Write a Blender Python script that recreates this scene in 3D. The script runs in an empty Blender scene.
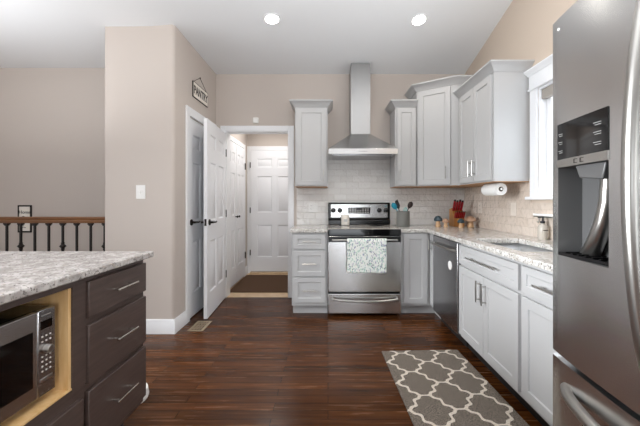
import bpy, bmesh, math, random
from mathutils import Matrix, Vector
random.seed(7)
S = bpy.context.scene
COL = S.collection
R = math.radians
PI = math.pi

# ------------------------------------------------------------------ camera, world, lights, exposure
cd = bpy.data.cameras.new('camera'); cam = bpy.data.objects.new('camera', cd); COL.objects.link(cam)
cam.location = (0, 0, 1.204); cam.rotation_euler = (R(90), 0, 0)
cd.sensor_width = 36; cd.sensor_fit = 'HORIZONTAL'; cd.lens = 36 * 308 / 640
cd.shift_x = -8 / 640; cd.shift_y = -12 / 640; cd.clip_start = 0.02
S.camera = cam

W = bpy.data.worlds.new('daylight'); S.world = W; W.use_nodes = True
bg = W.node_tree.nodes['Background']; bg.inputs[0].default_value = (0.86, 0.93, 1.0, 1); bg.inputs[1].default_value = 1.6

def area(name, loc, rot, sx, sy, power, col, spread=180):
    l = bpy.data.lights.new(name, 'AREA'); l.shape = 'RECTANGLE'; l.size = sx; l.size_y = sy
    l.energy = power; l.color = col; l.spread = R(spread)
    o = bpy.data.objects.new(name, l); COL.objects.link(o); o.location = loc; o.rotation_euler = rot
    return o
# daylight entering through the openings of the rear wall and the sink window
area('daylight_patio_door', (0.9, -3.62, 1.25), (R(90), 0, 0), 1.7, 2.2, 26, (0.95, 0.97, 1.0))
area('daylight_rear_window', (-2.2, -3.62, 1.6), (R(90), 0, 0), 2.0, 1.5, 6, (0.95, 0.97, 1.0))
area('side_window_fill', (-4.63, 0.4, 1.6), (R(70), 0, R(-90)), 2.4, 1.6, 85, (0.93, 0.965, 1.0), 68)  # fill at an unseen opening, narrowed and tilted to brighten the base cabinets
area('daylight_sink_window', (1.84, 1.9, 1.68), (R(90), 0, R(90)), 1.1, 0.86, 4, (0.88, 0.94, 1.0))
area('hall_fill', (-0.85, 4.5, 2.42), (0, 0, 0), 0.35, 0.35, 6, (1.0, 0.98, 0.95))  # unseen light added behind the header to brighten the hall
# unseen upward fill lights, added to brighten the ceiling and the left side
area('ceiling_fill', (0.1, 0.4, 1.9), (R(180), 0, 0), 2.0, 1.6, 62, (0.98, 0.99, 1.0))
area('ceiling_fill_dining_side', (-3.0, 1.7, 1.7), (R(180), 0, 0), 1.6, 1.6, 19, (0.97, 0.985, 1.0))
S.view_settings.view_transform = 'Standard'; S.view_settings.look = 'None'
S.view_settings.gamma = 1; S.view_settings.use_curve_mapping = False
S.view_settings.exposure = 0.46

# ------------------------------------------------------------------ materials
def lin(h):
    h = h.lstrip('#'); out = []
    for i in (0, 2, 4):
        c = int(h[i:i+2], 16) / 255
        out.append(c / 12.92 if c <= 0.04045 else ((c + 0.055) / 1.055) ** 2.4)
    return (*out, 1)

def mat(name, col, rough=0.5, metal=0.0, coat=0.0, spec=0.5, **kw):
    m = bpy.data.materials.new(name); m.use_nodes = True
    b = m.node_tree.nodes['Principled BSDF']
    b.inputs['Base Color'].default_value = lin(col) if isinstance(col, str) else col
    b.inputs['Roughness'].default_value = rough; b.inputs['Metallic'].default_value = metal
    b.inputs['Coat Weight'].default_value = coat; b.inputs['Specular IOR Level'].default_value = spec
    for k, v in kw.items(): b.inputs[k.replace('_', ' ')].default_value = v
    return m
def N(m, t, **kw):
    n = m.node_tree.nodes.new(t)
    for k, v in kw.items(): setattr(n, k, v)
    return n
def L(m, a, ao, b, bi): m.node_tree.links.new(a.outputs[ao], b.inputs[bi])
def BS(m): return m.node_tree.nodes['Principled BSDF']
def ramp(m, stops):
    n = N(m, 'ShaderNodeValToRGB'); e = n.color_ramp.elements
    while len(e) < len(stops): e.new(0.5)
    for x, (p, c) in zip(e, stops): x.position = p; x.color = lin(c) if isinstance(c, str) else (c, c, c, 1)
    return n
def coords(m, scale=(1, 1, 1), rot=(0, 0, 0)):
    t = N(m, 'ShaderNodeTexCoord'); p = N(m, 'ShaderNodeMapping')
    p.inputs['Scale'].default_value = scale; p.inputs['Rotation'].default_value = rot
    L(m, t, 'Object', p, 'Vector'); return p
def noise(m, src, scale, detail=3, rough=0.5):
    n = N(m, 'ShaderNodeTexNoise'); n.inputs['Scale'].default_value = scale
    n.inputs['Detail'].default_value = detail; n.inputs['Roughness'].default_value = rough
    L(m, src, 'Vector', n, 'Vector'); return n
def mixc(m, fac, a, b, mode='MIX'):
    n = N(m, 'ShaderNodeMix', data_type='RGBA', blend_type=mode)
    for s, v in ((0, fac), (6, a), (7, b)):
        if isinstance(v, tuple) and hasattr(v[0], 'outputs'): m.node_tree.links.new(v[0].outputs[v[1]], n.inputs[s])
        elif isinstance(v, str): n.inputs[s].default_value = lin(v)
        else: n.inputs[s].default_value = v
    return n
def bump(m, src, out, strength, dist=0.01):
    b = N(m, 'ShaderNodeBump'); b.inputs['Strength'].default_value = strength; b.inputs['Distance'].default_value = dist
    L(m, src, out, b, 'Height'); L(m, b, 'Normal', BS(m), 'Normal'); return b

def painted(name, col, rough, tex=0.04):
    m = mat(name, col, rough); p = coords(m); n = noise(m, p, 140, 2); bump(m, n, 'Fac', tex, 0.002); return m
M_wall = painted('beige_wall_paint', '#c9bfb7', 0.85, 0.08)
M_wallr = painted('warm_beige_wall_paint', '#d2c2b2', 0.85, 0.08)
M_ceil = painted('white_ceiling_paint', '#eceef0', 0.9)
M_trim = mat('white_trim_paint', '#eeeff1', 0.4)
M_door = mat('white_door_paint', '#eeeff2', 0.42)
M_cab = mat('grey_cabinet_paint', '#bbbbbb', 0.42)
M_cabs = M_cab
M_black = mat('black_enamel', '#0d0d0e', 0.18)
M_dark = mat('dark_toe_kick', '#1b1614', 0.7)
M_iron = mat('dark_bronze_iron', '#1e1713', 0.45, 0.3)
M_nick = mat('brushed_nickel', '#b3b1ad', 0.28, 1.0)
M_nickb = mat('polished_nickel', '#dedbd6', 0.2, 1.0)
M_white = mat('white_plastic', '#f2f1ee', 0.35)
M_almond = mat('almond_plastic', '#dfd5ca', 0.35)
M_red = mat('red_handle', '#8f0d18', 0.3)
M_teal = mat('teal_silicone', '#1287a0', 0.45)
M_mint = mat('mint_silicone', '#7fd0cc', 0.45)
M_nylon = mat('black_nylon', '#17151a', 0.4)
M_choc = mat('dark_brown_utensil', '#2a1713', 0.45)
M_grey = mat('grey_stoneware', '#7c7c78', 0.45)
M_glassblk = mat('black_glass', '#0a0a0b', 0.06)
M_letter = mat('dark_lettering', '#3a322c', 0.6)
M_cream = mat('cream_board', '#efe9df', 0.6)
M_dimmark = mat('dim_grey_marking', '#8d8d8b', 0.5)
M_greymark = mat('pale_grey_marking', '#c9c9c6', 0.5)

def steel(name, col, rough, axis, aniso=0.5):
    m = mat(name, col, rough, 1.0)
    sc = [6, 6, 6]; sc[axis] = 0.5
    p = coords(m, tuple(sc)); n = noise(m, p, 90, 2)
    r = ramp(m, [(0.3, rough - 0.01), (0.7, rough + 0.015)]); L(m, n, 'Fac', r, 'Fac'); L(m, r, 'Color', BS(m), 'Roughness')
    return m
M_steel = steel('brushed_steel', '#cfcfce', 0.24, 0)
M_steelv = steel('brushed_steel_vertical_grain', '#a4a4a4', 0.34, 2)
M_basin = mat('satin_sink_steel', '#e6e8ea', 0.42, 0.85)
M_fridge = steel('fridge_steel', '#d2d2d2', 0.24, 1)
M_dw = steel('dishwasher_steel', '#b0b0b2', 0.26, 1)
M_cav = mat('dispenser_grey_plastic', '#626262', 0.4, 0.3)

def wood(name, c1, c2, rough, scale=(1, 12, 12), s=6):
    m = mat(name, c1, rough); p = coords(m, scale); n = noise(m, p, s, 5, 0.6)
    r = ramp(m, [(0.3, c1), (0.7, c2)]); L(m, n, 'Fac', r, 'Fac'); L(m, r, 'Color', BS(m), 'Base Color'); return m
M_island = wood('espresso_stained_wood', '#463a36', '#554742', 0.38, (12, 1, 12))
M_maple = wood('light_maple', '#e8c592', '#d8ad72', 0.45, (8, 8, 1))
M_rail = wood('walnut_handrail', '#80552f', '#5d3a1f', 0.35, (1, 14, 14))
M_block = wood('knife_block_wood', '#b9803f', '#9a6430', 0.45, (12, 12, 1))
M_stalk = wood('pale_turned_wood', '#d9b48c', '#c49a70', 0.5, (10, 10, 1))
M_under = wood('tan_underside', '#b98f68', '#a67c56', 0.6)

def make_floor():
    m = mat('hardwood_planks', '#4a2a1a', 0.22, spec=0.2)
    p = coords(m)
    b = N(m, 'ShaderNodeTexBrick'); b.offset = 0.37; b.offset_frequency = 2; b.squash = 1
    for k, v in (('Scale', 1.0), ('Mortar Size', 0.0016), ('Mortar Smooth', 0.1), ('Bias', 0.0), ('Brick Width', 0.85), ('Row Height', 0.068)):
        b.inputs[k].default_value = v
    b.inputs['Color1'].default_value = (0, 0, 0, 1); b.inputs['Color2'].default_value = (1, 1, 1, 1); b.inputs['Mortar'].default_value = (0.5, 0.5, 0.5, 1)
    L(m, p, 'Vector', b, 'Vector')
    sep = N(m, 'ShaderNodeSeparateXYZ'); L(m, p, 'Vector', sep, 'Vector')
    cmb = N(m, 'ShaderNodeCombineXYZ'); 
    mx = N(m, 'ShaderNodeMath', operation='MULTIPLY'); mx.inputs[1].default_value = 1.6; L(m, sep, 'X', mx, 0)
    my = N(m, 'ShaderNodeMath', operation='MULTIPLY'); my.inputs[1].default_value = 26; L(m, sep, 'Y', my, 0)
    mz = N(m, 'ShaderNodeMath', operation='MULTIPLY'); mz.inputs[1].default_value = 9; L(m, b, 'Color', mz, 0)
    L(m, mx, 0, cmb, 'X'); L(m, my, 0, cmb, 'Y'); L(m, mz, 0, cmb, 'Z')
    g = N(m, 'ShaderNodeTexNoise'); g.inputs['Scale'].default_value = 1.7; g.inputs['Detail'].default_value = 5; g.inputs['Roughness'].default_value = 0.58
    L(m, cmb, 'Vector', g, 'Vector')
    r1 = ramp(m, [(0.25, '#331a0b'), (0.5, '#482811'), (0.75, '#613b1d')])
    L(m, g, 'Fac', r1, 'Fac')
    r2 = ramp(m, [(0.0, 0.5), (1.0, 1.0)]); L(m, b, 'Color', r2, 'Fac')
    g2 = mixc(m, 1.0, (r1, 'Color'), (r2, 'Color'), 'MULTIPLY'); mm = mixc(m, 1.0, (g2, 2), (1.4, 1.4, 1.4, 1), 'MULTIPLY')
    m3 = mixc(m, (b, 'Fac'), (mm, 2), '#160b07'); L(m, m3, 2, BS(m), 'Base Color')
    rr = ramp(m, [(0.3, 0.16), (0.7, 0.3)]); L(m, g, 'Fac', rr, 'Fac'); L(m, rr, 'Color', BS(m), 'Roughness')
    bump(m, g, 'Fac', 0.12, 0.003)
    return m
M_floor = make_floor()

def make_granite(name, base, mid, darkc, warm):
    m = mat(name, base, 0.14); p = coords(m)
    n1 = noise(m, p, 22, 5, 0.65); n2 = noise(m, p, 95, 3, 0.6); n3 = noise(m, p, 60, 4, 0.7)
    r1 = ramp(m, [(0.40, base), (0.56, mid)]); L(m, n1, 'Fac', r1, 'Fac')
    r2 = ramp(m, [(0.56, 0.0), (0.62, 1.0)]); L(m, n2, 'Fac', r2, 'Fac')
    r3 = ramp(m, [(0.60, 0.0), (0.66, 1.0)]); L(m, n3, 'Fac', r3, 'Fac')
    a = mixc(m, (r2, 'Color'), (r1, 'Color'), darkc); c = mixc(m, (r3, 'Color'), (a, 2), warm)
    L(m, c, 2, BS(m), 'Base Color'); return m
M_gran = make_granite('pale_speckled_granite', '#dedcd9', '#bfbbb5', '#6f6962', '#a99a87')
M_gran2 = make_granite('grey_white_veined_granite', '#c4c0bd', '#a19c99', '#736e6b', '#b5a79b')

def make_tile(name, axis, c1, c2, mort, rough):
    m = mat(name, c1, rough)
    t = N(m, 'ShaderNodeTexCoord'); sep = N(m, 'ShaderNodeSeparateXYZ'); L(m, t, 'Object', sep, 'Vector')
    cmb = N(m, 'ShaderNodeCombineXYZ'); L(m, sep, axis, cmb, 'X'); L(m, sep, 'Z', cmb, 'Y')
    b = N(m, 'ShaderNodeTexBrick'); b.offset = 0.5
    for k, v in (('Scale', 1.0), ('Mortar Size', 0.002), ('Mortar Smooth', 0.3), ('Brick Width', 0.153), ('Row Height', 0.0765)):
        b.inputs[k].default_value = v
    b.inputs['Color1'].default_value = lin(c1); b.inputs['Color2'].default_value = lin(c2); b.inputs['Mortar'].default_value = lin(mort)
    L(m, cmb, 'Vector', b, 'Vector'); L(m, b, 'Color', BS(m), 'Base Color')
    n = N(m, 'ShaderNodeTexNoise'); n.inputs['Scale'].default_value = 24; n.inputs['Detail'].default_value = 2; L(m, cmb, 'Vector', n, 'Vector')
    ma = N(m, 'ShaderNodeMath', operation='MULTIPLY_ADD'); ma.inputs[1].default_value = -0.35; L(m, b, 'Fac', ma, 0); L(m, n, 'Fac', ma, 2)
    bump(m, ma, 0, 1.0, 0.013)
    return m
M_tileb = make_tile('glazed_white_subway_tile', 'X', '#f3f1ee', '#e9e6e2', '#e4e0db', 0.1)
M_tiler = make_tile('glazed_beige_subway_tile', 'Y', '#dccfc3', '#d4c5b7', '#d0c2b4', 0.18)

def make_rug():
    m = mat('trellis_rug', '#6d645d', 0.95, spec=0.1)
    t = N(m, 'ShaderNodeTexCoord'); sep = N(m, 'ShaderNodeSeparateXYZ'); L(m, t, 'Object', sep, 'Vector')
    def op(o, a, b=None, c=None):
        n = N(m, 'ShaderNodeMath', operation=o)
        for i, v in enumerate((a, b, c)):
            if v is None: continue
            if hasattr(v, 'outputs'): L(m, v, 0, n, i)
            else: n.inputs[i].default_value = v
        return n
    class X: pass
    sx = N(m, 'ShaderNodeMath', operation='ADD'); L(m, sep, 'X', sx, 0); sx.inputs[1].default_value = RUG_OX
    sy = N(m, 'ShaderNodeMath', operation='ADD'); L(m, sep, 'Y', sy, 0); sy.inputs[1].default_value = RUG_OY
    x = op('DIVIDE', sx, 0.325); y = op('DIVIDE', sy, 0.262)
    s = op('ADD', x, y); u = op('SUBTRACT', x, y)
    def line(a, b):
        w = op('MULTIPLY', op('SINE', op('MULTIPLY', b, 2 * PI * 1.0)), 0.085)
        w2 = op('MULTIPLY', op('SINE', op('MULTIPLY', b, 2 * PI * 3.0)), 0.035)
        f = op('FRACT', op('ADD', op('ADD', a, w), w2))
        return op('ABSOLUTE', op('SUBTRACT', f, 0.5))
    d = op('MINIMUM', line(s, u), line(u, s))
    k = op('LESS_THAN', d, 0.046)
    n = N(m, 'ShaderNodeTexNoise'); n.inputs['Scale'].default_value = 170; n.inputs['Detail'].default_value = 2; L(m, t, 'Object', n, 'Vector')
    r = ramp(m, [(0.36, '#474039'), (0.64, '#8f857b')]); L(m, n, 'Fac', r, 'Fac')
    r2 = ramp(m, [(0.35, '#c0b5a7'), (0.65, '#e0d7ca')]); L(m, n, 'Fac', r2, 'Fac')
    mm = mixc(m, (k, 0), (r, 'Color'), (r2, 'Color')); L(m, mm, 2, BS(m), 'Base Color')
    bump(m, n, 'Fac', 0.5, 0.004)
    return m
RUG_OX, RUG_OY = 0.16, 0.20
M_rug = make_rug()

def make_towel():
    m = mat('printed_cotton', '#e8eae6', 0.9, spec=0.1); p = coords(m, (1, 1, 1), (0, R(40), 0))
    p.inputs['Scale'].default_value = (1.6, 1, 0.8)
    v = N(m, 'ShaderNodeTexVoronoi'); v.inputs['Scale'].default_value = 70; L(m, p, 'Vector', v, 'Vector')
    h = N(m, 'ShaderNodeSeparateColor'); L(m, v, 'Color', h, 'Color')
    r = ramp(m, [(0.0, '#d9e0dc'), (0.25, '#7fa6a2'), (0.42, '#8a86a8'), (0.58, '#9fc3b2'), (0.7, '#58706f'), (0.82, '#e4e2dc')]); r.color_ramp.interpolation = 'CONSTANT'
    L(m, h, 'Red', r, 'Fac')
    d = ramp(m, [(0.46, 1.0), (0.52, 0.0)]); L(m, v, 'Distance', d, 'Fac')
    mm = mixc(m, (d, 'Color'), '#e6e8e2', (r, 'Color')); L(m, mm, 2, BS(m), 'Base Color'); return m
M_towel = make_towel()
def mottled(name, c1, c2, rough=0.6, sc=60):
    m = mat(name, c1, rough); p = coords(m); n = noise(m, p, sc, 3); r = ramp(m, [(0.35, c1), (0.65, c2)]); L(m, n, 'Fac', r, 'Fac'); L(m, r, 'Color', BS(m), 'Base Color'); return m
M_mat = mottled('brown_coir_mat', '#5e4129', '#3f2917', 0.95, 300)
M_hall = mottled('beige_ceramic_tile', '#d9bf9f', '#c8ab88', 0.4, 12)
M_capteal = mottled('teal_glazed_cap', '#40525a', '#2b383f', 0.25, 30)
M_cappeach = mottled('peach_glazed_cap', '#c7a288', '#a37e63', 0.3, 30)
M_glass = mat('window_glass', '#ffffff', 0.0, Transmission_Weight=1.0, IOR=1.02)
M_soap = mat('clear_soap_bottle', '#e8e2d8', 0.1, Transmission_Weight=0.5)
M_green = mat('green_dish_soap', '#3f7a4a', 0.25)
M_emit = mat('lamp_lens', '#ffffff', 0.5); BS(M_emit).inputs['Emission Color'].default_value = (1, 0.96, 0.88, 1); BS(M_emit).inputs['Emission Strength'].default_value = 14
M_cook = mottled('pale_ceramic_glass', '#c4beb6', '#aea79f', 0.12, 200)
M_disp = mat('oven_display', '#101214', 0.1)

# ------------------------------------------------------------------ mesh helpers
class MB:
    def __init__(s, M=None): s.bm = bmesh.new(); s.M = M or Matrix()
    def faces(s, vs, fs, mi=0):
        v = [s.bm.verts.new(s.M @ Vector(p)) for p in vs]; out = []
        for f in fs:
            fa = s.bm.faces.new([v[i] for i in f]); fa.material_index = mi; out.append(fa)
        return out
    def box(s, a, b, mi=0):
        x0, x1 = sorted((a[0], b[0])); y0, y1 = sorted((a[1], b[1])); z0, z1 = sorted((a[2], b[2]))
        return s.faces([(x0,y0,z0),(x1,y0,z0),(x1,y1,z0),(x0,y1,z0),(x0,y0,z1),(x1,y0,z1),(x1,y1,z1),(x0,y1,z1)],
                [(0,3,2,1),(4,5,6,7),(0,1,5,4),(1,2,6,5),(2,3,7,6),(3,0,4,7)], mi)
    def prism(s, poly, a0, a1, axis='z', mi=0):
        def pt(p, a): return {'z': (p[0], p[1], a), 'y': (p[0], a, p[1]), 'x': (a, p[0], p[1])}[axis]
        n = len(poly); vs = [pt(p, a0) for p in poly] + [pt(p, a1) for p in poly]
        fs = [tuple(range(n)), tuple(range(2*n-1, n-1, -1))] + [(i, i+n, (i+1) % n + n, (i+1) % n) for i in range(n)]
        s.faces(vs, fs, mi)
    def tube(s, pts, r, seg=10, mi=0, caps=True, flat=1.0):
        pts = [Vector(p) for p in pts]; rings = []
        rs = r if isinstance(r, (list, tuple)) else [r] * len(pts)
        up = None
        for i, p in enumerate(pts):
            d = (pts[min(i+1, len(pts)-1)] - pts[max(i-1, 0)]).normalized()
            if up is None: up = d.orthogonal().normalized()
            up = (up - d * up.dot(d)).normalized(); w = d.cross(up)
            rings.append([p + (up * math.cos(2*PI*k/seg) * flat + w * math.sin(2*PI*k/seg)) * rs[i] for k in range(seg)])
        vs = [v for g in rings for v in g]; fs = []
        for i in range(len(pts)-1):
            for k in range(seg):
                a, b = i*seg+k, i*seg+(k+1) % seg; fs.append((a, b, b+seg, a+seg))
        if caps: fs += [tuple(range(seg-1, -1, -1)), tuple(range((len(pts)-1)*seg, len(pts)*seg))]
        s.faces(vs, fs, mi)
    def lathe(s, prof, c=(0, 0, 0), seg=24, mi=0, axis='z'):
        rot = {'z': Matrix(), 'y': Matrix.Rotation(R(90), 4, 'X'), 'x': Matrix.Rotation(R(90), 4, 'Y')}[axis]
        T = Matrix.Translation(c) @ rot; vs = []; fs = []; rows = []
        for r, z in prof:
            if r < 1e-6: rows.append([len(vs)]); vs.append(T @ Vector((0, 0, z)))
            else:
                rows.append(list(range(len(vs), len(vs)+seg)))
                vs += [T @ Vector((r*math.cos(2*PI*k/seg), r*math.sin(2*PI*k/seg), z)) for k in range(seg)]
        for a, b in zip(rows, rows[1:]):
            for k in range(seg):
                k2 = (k+1) % seg
                if len(a) == 1 and len(b) == 1: continue
                if len(a) == 1: fs.append((a[0], b[k2], b[k]))
                elif len(b) == 1: fs.append((a[k], a[k2], b[0]))
                else: fs.append((a[k], a[k2], b[k2], b[k]))
        s.faces(vs, fs, mi)
    def sweep(s, path, prof, z, side=1, mi=0):
        """mitred sweep of a closed profile (out, up) along an open plan path; out is to the right of travel when side = 1"""
        P = [Vector((p[0], p[1])) for p in path]; secs = []
        for i, p in enumerate(P):
            ns = []
            if i > 0: d = (P[i]-P[i-1]).normalized(); ns.append(Vector((d.y, -d.x))*side)
            if i < len(P)-1: d = (P[i+1]-P[i]).normalized(); ns.append(Vector((d.y, -d.x))*side)
            n = ns[0] if len(ns) == 1 else (ns[0]+ns[1]) / (1 + ns[0].dot(ns[1]))
            secs.append([(p.x+n.x*o, p.y+n.y*o, z+u) for o, u in prof])
        k = len(prof); vs = [v for q in secs for v in q]; fs = []
        for i in range(len(P)-1):
            for j in range(k): a, b = i*k+j, i*k+(j+1) % k; fs.append((a, b, b+k, a+k))
        fs += [tuple(range(k)), tuple(range(len(vs)-1, len(vs)-k-1, -1))]
        s.faces(vs, fs, mi)
    def cells(s, xs, ys, keep, z0, z1):
        """slab made of a grid of cells (holes where keep is false) with shared vertices"""
        V = {}
        def v(i, j, z):
            k = (i, j, z)
            if k not in V: V[k] = s.bm.verts.new(s.M @ Vector((xs[i], ys[j], z)))
            return V[k]
        K = lambda i, j: 0 <= i < len(xs)-1 and 0 <= j < len(ys)-1 and keep((xs[i]+xs[i+1])/2, (ys[j]+ys[j+1])/2)
        for i in range(len(xs)-1):
            for j in range(len(ys)-1):
                if not K(i, j): continue
                s.bm.faces.new([v(i,j,z1), v(i+1,j,z1), v(i+1,j+1,z1), v(i,j+1,z1)])
                s.bm.faces.new([v(i,j,z0), v(i,j+1,z0), v(i+1,j+1,z0), v(i+1,j,z0)])
                for di, dj, a, b in ((-1,0,(i,j+1),(i,j)), (1,0,(i+1,j),(i+1,j+1)), (0,-1,(i,j),(i+1,j)), (0,1,(i+1,j+1),(i,j+1))):
                    if not K(i+di, j+dj): s.bm.faces.new([v(*a,z0), v(*b,z0), v(*b,z1), v(*a,z1)])
    def shaker(s, w, h, t=0.02, rail=0.055, dep=0.009):
        f = s.box((0, -t, 0), (w, 0, h))[2]; s.bm.normal_update()
        bmesh.ops.inset_region(s.bm, faces=[f], thickness=rail, depth=0, use_even_offset=True)
        bmesh.ops.inset_region(s.bm, faces=[f], thickness=0.004, depth=-dep, use_even_offset=True)
    def sixpanel(s, w, h, t=0.035, stile=0.11, mull=0.09):
        k = h / 2.03
        xs = [0, stile, (w-mull)/2, (w+mull)/2, w-stile, w]
        zs = [0] + [q*k for q in (.244, .78, .99, 1.596, 1.746, 1.89)] + [h]
        s.faces([(0,-t,0),(w,-t,0),(w,0,0),(0,0,0),(0,-t,h),(w,-t,h),(w,0,h),(0,0,h)], [(0,3,2,1),(4,5,6,7),(1,2,6,5),(3,0,4,7)])
        for y, flip in ((-t, False), (0, True)):
            vs = [(x, y, z) for z in zs for x in xs]; fs = []; pan = []
            for j in range(7):
                for i in range(5):
                    q = (j*6+i, j*6+i+1, j*6+i+7, j*6+i+6)
                    fs.append(q[::-1] if flip else q); pan.append(i in (1, 3) and j in (1, 3, 5))
            F = s.faces(vs, fs); s.bm.normal_update()
            for f, p in zip(F, pan):
                if p:
                    bmesh.ops.inset_region(s.bm, faces=[f], thickness=0.016, depth=-0.010)
                    bmesh.ops.inset_region(s.bm, faces=[f], thickness=0.012, depth=0.0)
                    bmesh.ops.inset_region(s.bm, faces=[f], thickness=0.02, depth=0.007)
    def pull(s, c, length, vertical, out=0.032, r=0.0055):
        """bar pull on a face whose outward direction is local -y; c is its centre on the face"""
        x, y, z = c; hl = length/2; q = hl*0.72
        if vertical:
            s.tube([(x, y-out, z-hl), (x, y-out, z+hl)], r)
            for e in (-q, q): s.tube([(x, y, z+e), (x, y-out, z+e)], r*0.85)
        else:
            s.tube([(x-hl, y-out, z), (x+hl, y-out, z)], r)
            for e in (-q, q): s.tube([(x+e, y, z), (x+e, y-out, z)], r*0.85)
    def text(s, txt, size, M, depth=0.0008, mi=0, bold=0.0):
        cu = bpy.data.curves.new('t', 'FONT'); cu.body = txt; cu.size = size; cu.extrude = depth; cu.offset = bold; cu.align_x = 'CENTER'; cu.align_y = 'CENTER'
        o = bpy.data.objects.new('t', cu); COL.objects.link(o)
        me = bpy.data.meshes.new_from_object(o.evaluated_get(bpy.context.evaluated_depsgraph_get()))
        me.transform(s.M @ M); n0 = len(s.bm.faces); s.bm.from_mesh(me); s.bm.faces.ensure_lookup_table()
        for f in s.bm.faces[n0:]: f.material_index = mi
        bpy.data.objects.remove(o); bpy.data.meshes.remove(me); bpy.data.curves.remove(cu)
    def build(s, name, m, parent=None, bevel=0.0, smooth=35, seg=2, recalc=False, origin=None):
        if recalc: bmesh.ops.recalc_face_normals(s.bm, faces=s.bm.faces)
        me = bpy.data.meshes.new(name); s.bm.to_mesh(me); s.bm.free()
        for x in (m if isinstance(m, (list, tuple)) else [m]): me.materials.append(x)
        o = bpy.data.objects.new(name, me); COL.objects.link(o)
        if parent is not None:
            w = Vector((0, 0, 0)); q = parent
            while q is not None: w += q.location; q = q.parent
            me.transform(Matrix.Translation(-w)); o.parent = parent
        else:
            if origin is None:
                cs = [v.co for v in me.vertices]
                origin = Vector(((min(c.x for c in cs)+max(c.x for c in cs))/2, (min(c.y for c in cs)+max(c.y for c in cs))/2, min(c.z for c in cs)))
            me.transform(Matrix.Translation(-Vector(origin))); o.location = origin
        if smooth:
            me.polygons.foreach_set('use_smooth', [True]*len(me.polygons)); me.set_sharp_from_angle(angle=R(smooth))
        if bevel:
            b = o.modifiers.new('bevel', 'BEVEL'); b.width = bevel; b.segments = seg; b.limit_method = 'ANGLE'; b.angle_limit = R(40); b.harden_normals = False
        return o

def T(x, y, z, rz=0): return Matrix.Translation((x, y, z)) @ Matrix.Rotation(R(rz), 4, 'Z')
def tag(o, label, cat, group=None, kind=None):
    o['label'] = label; o['category'] = cat
    if group: o['group'] = group
    if kind: o['kind'] = kind
    return o
def thing(name, label, cat, loc, group=None, kind=None):
    o = bpy.data.objects.new(name, None); COL.objects.link(o); o.location = loc; o.empty_display_size = 0.1
    return tag(o, label, cat, group, kind)
def struct(name, mb, m, parent=None, **kw):
    o = mb.build(name, m, parent, **kw)
    if parent is None: o['kind'] = 'structure'
    return o
def bx(name, a, b, m, parent, bevel=0.0, M=None):
    q = MB(M); q.box(a, b); return q.build(name, m, parent, bevel)
def copy_tree(o, parent=None):
    c = o.copy(); COL.objects.link(c)
    if parent is not None: c.parent = parent
    for ch in list(o.children): copy_tree(ch, c)
    return c

# ------------------------------------------------------------------ setting: shell
YB, XR, XL = 3.85, 1.709, -1.40
q = MB(); q.box((-4.7, -3.7, -0.06), (2.0, YB, 0)); struct('floor', q, M_floor, origin=(0, 0, 0))
q = MB(); q.box((-1.6, YB, -0.06), (-0.2, 5.3, -0.001)); struct('floor_hall', q, M_hall)
# wall_back, with the opening to the hall
q = MB()
q.box((-0.4875, YB, 0), (XR+0.12, YB+0.12, 3.0)); q.box((-1.275, YB, 2.079), (-0.4875, YB+0.12, 3.0)); q.box((-2.05, YB, 0), (-1.275, YB+0.12, 3.0))
struct('wall_back', q, M_wall)
WY0, WY1, WZ0, WZ1 = 1.35, 2.50, 1.245, 2.12
q = MB()
q.box((XR, -3.7, 0), (XR+0.12, WY0, 3.5)); q.box((XR, WY1, 0), (XR+0.12, YB, 3.5)); q.box((XR, WY0, 0), (XR+0.12, WY1, WZ0)); q.box((XR, WY0, WZ1), (XR+0.12, WY1, 3.5))
struct('wall_right', q, M_wallr)
rc = 0.03
arc = [(XL-rc+rc*math.sin(a), 2.80+rc-rc*math.cos(a)) for a in [R(x) for x in range(0, 91, 15)]]
q = MB(); q.prism([(-2.027, 2.80)] + arc + [(XL, 3.075), (XL-0.12, 3.075), (XL-0.12, 2.92), (-1.907, 2.92), (-1.907, 3.79), (-2.027, 3.79)], 0, 3.0)
struct('wall_pantry_front', q, M_wall, recalc=True)
q = MB(); q.box((XL-0.12, 3.075, 2.05), (XL, YB, 3.0)); q.box((XL-0.12, 3.765, 0), (XL, YB, 2.05)); q.box((-1.907, 3.75, 0), (XL-0.12, YB, 2.4))
struct('wall_pantry_side', q, M_wall)
q = MB(); q.box((-4.7, 3.67, 0), (-2.027, 3.79, 3.0)); struct('wall_stairwell', q, M_wall)
q = MB(); q.box((-4.7, -0.8, 0), (-4.58, 1.6, 0.8)); q.box((-4.7, -0.8, 2.4), (-4.58, 1.6, 3.5)); q.box((-4.7, -3.7, 0), (-4.58, -0.8, 3.5)); q.box((-4.7, 1.6, 0), (-4.58, 3.67, 3.5))
struct('wall_left', q, M_wall)
q = MB(); q.box((-4.7, -3.7, 0), (-3.2, -3.58, 3.5)); q.box((-1.2, -3.7, 0), (0.05, -3.58, 3.5)); q.box((1.75, -3.7, 0), (1.83, -3.58, 3.5))
q.box((-3.2, -3.7, 0), (-1.2, -3.58, 0.85)); q.box((-3.2, -3.7, 2.35), (1.75, -3.58, 3.5))
struct('wall_rear', q, M_wall)
# hall walls and ceiling
q = MB(); q.box((-1.46, YB+0.12, 0), (-1.345, 5.27, 2.5)); struct('wall_hall_left', q, M_wall)
q = MB(); q.box((-0.37, YB+0.12, 0), (-0.25, 5.27, 2.5)); struct('wall_hall_right', q, M_wall)
q = MB(); q.box((-1.345, 5.15, 0), (-0.37, 5.27, 2.5)); struct('wall_hall_end', q, M_wall)
q = MB(); q.box((-1.46, YB+0.12, 2.44), (-0.25, 5.27, 2.5)); struct('ceiling_hall', q, M_ceil)
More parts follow.
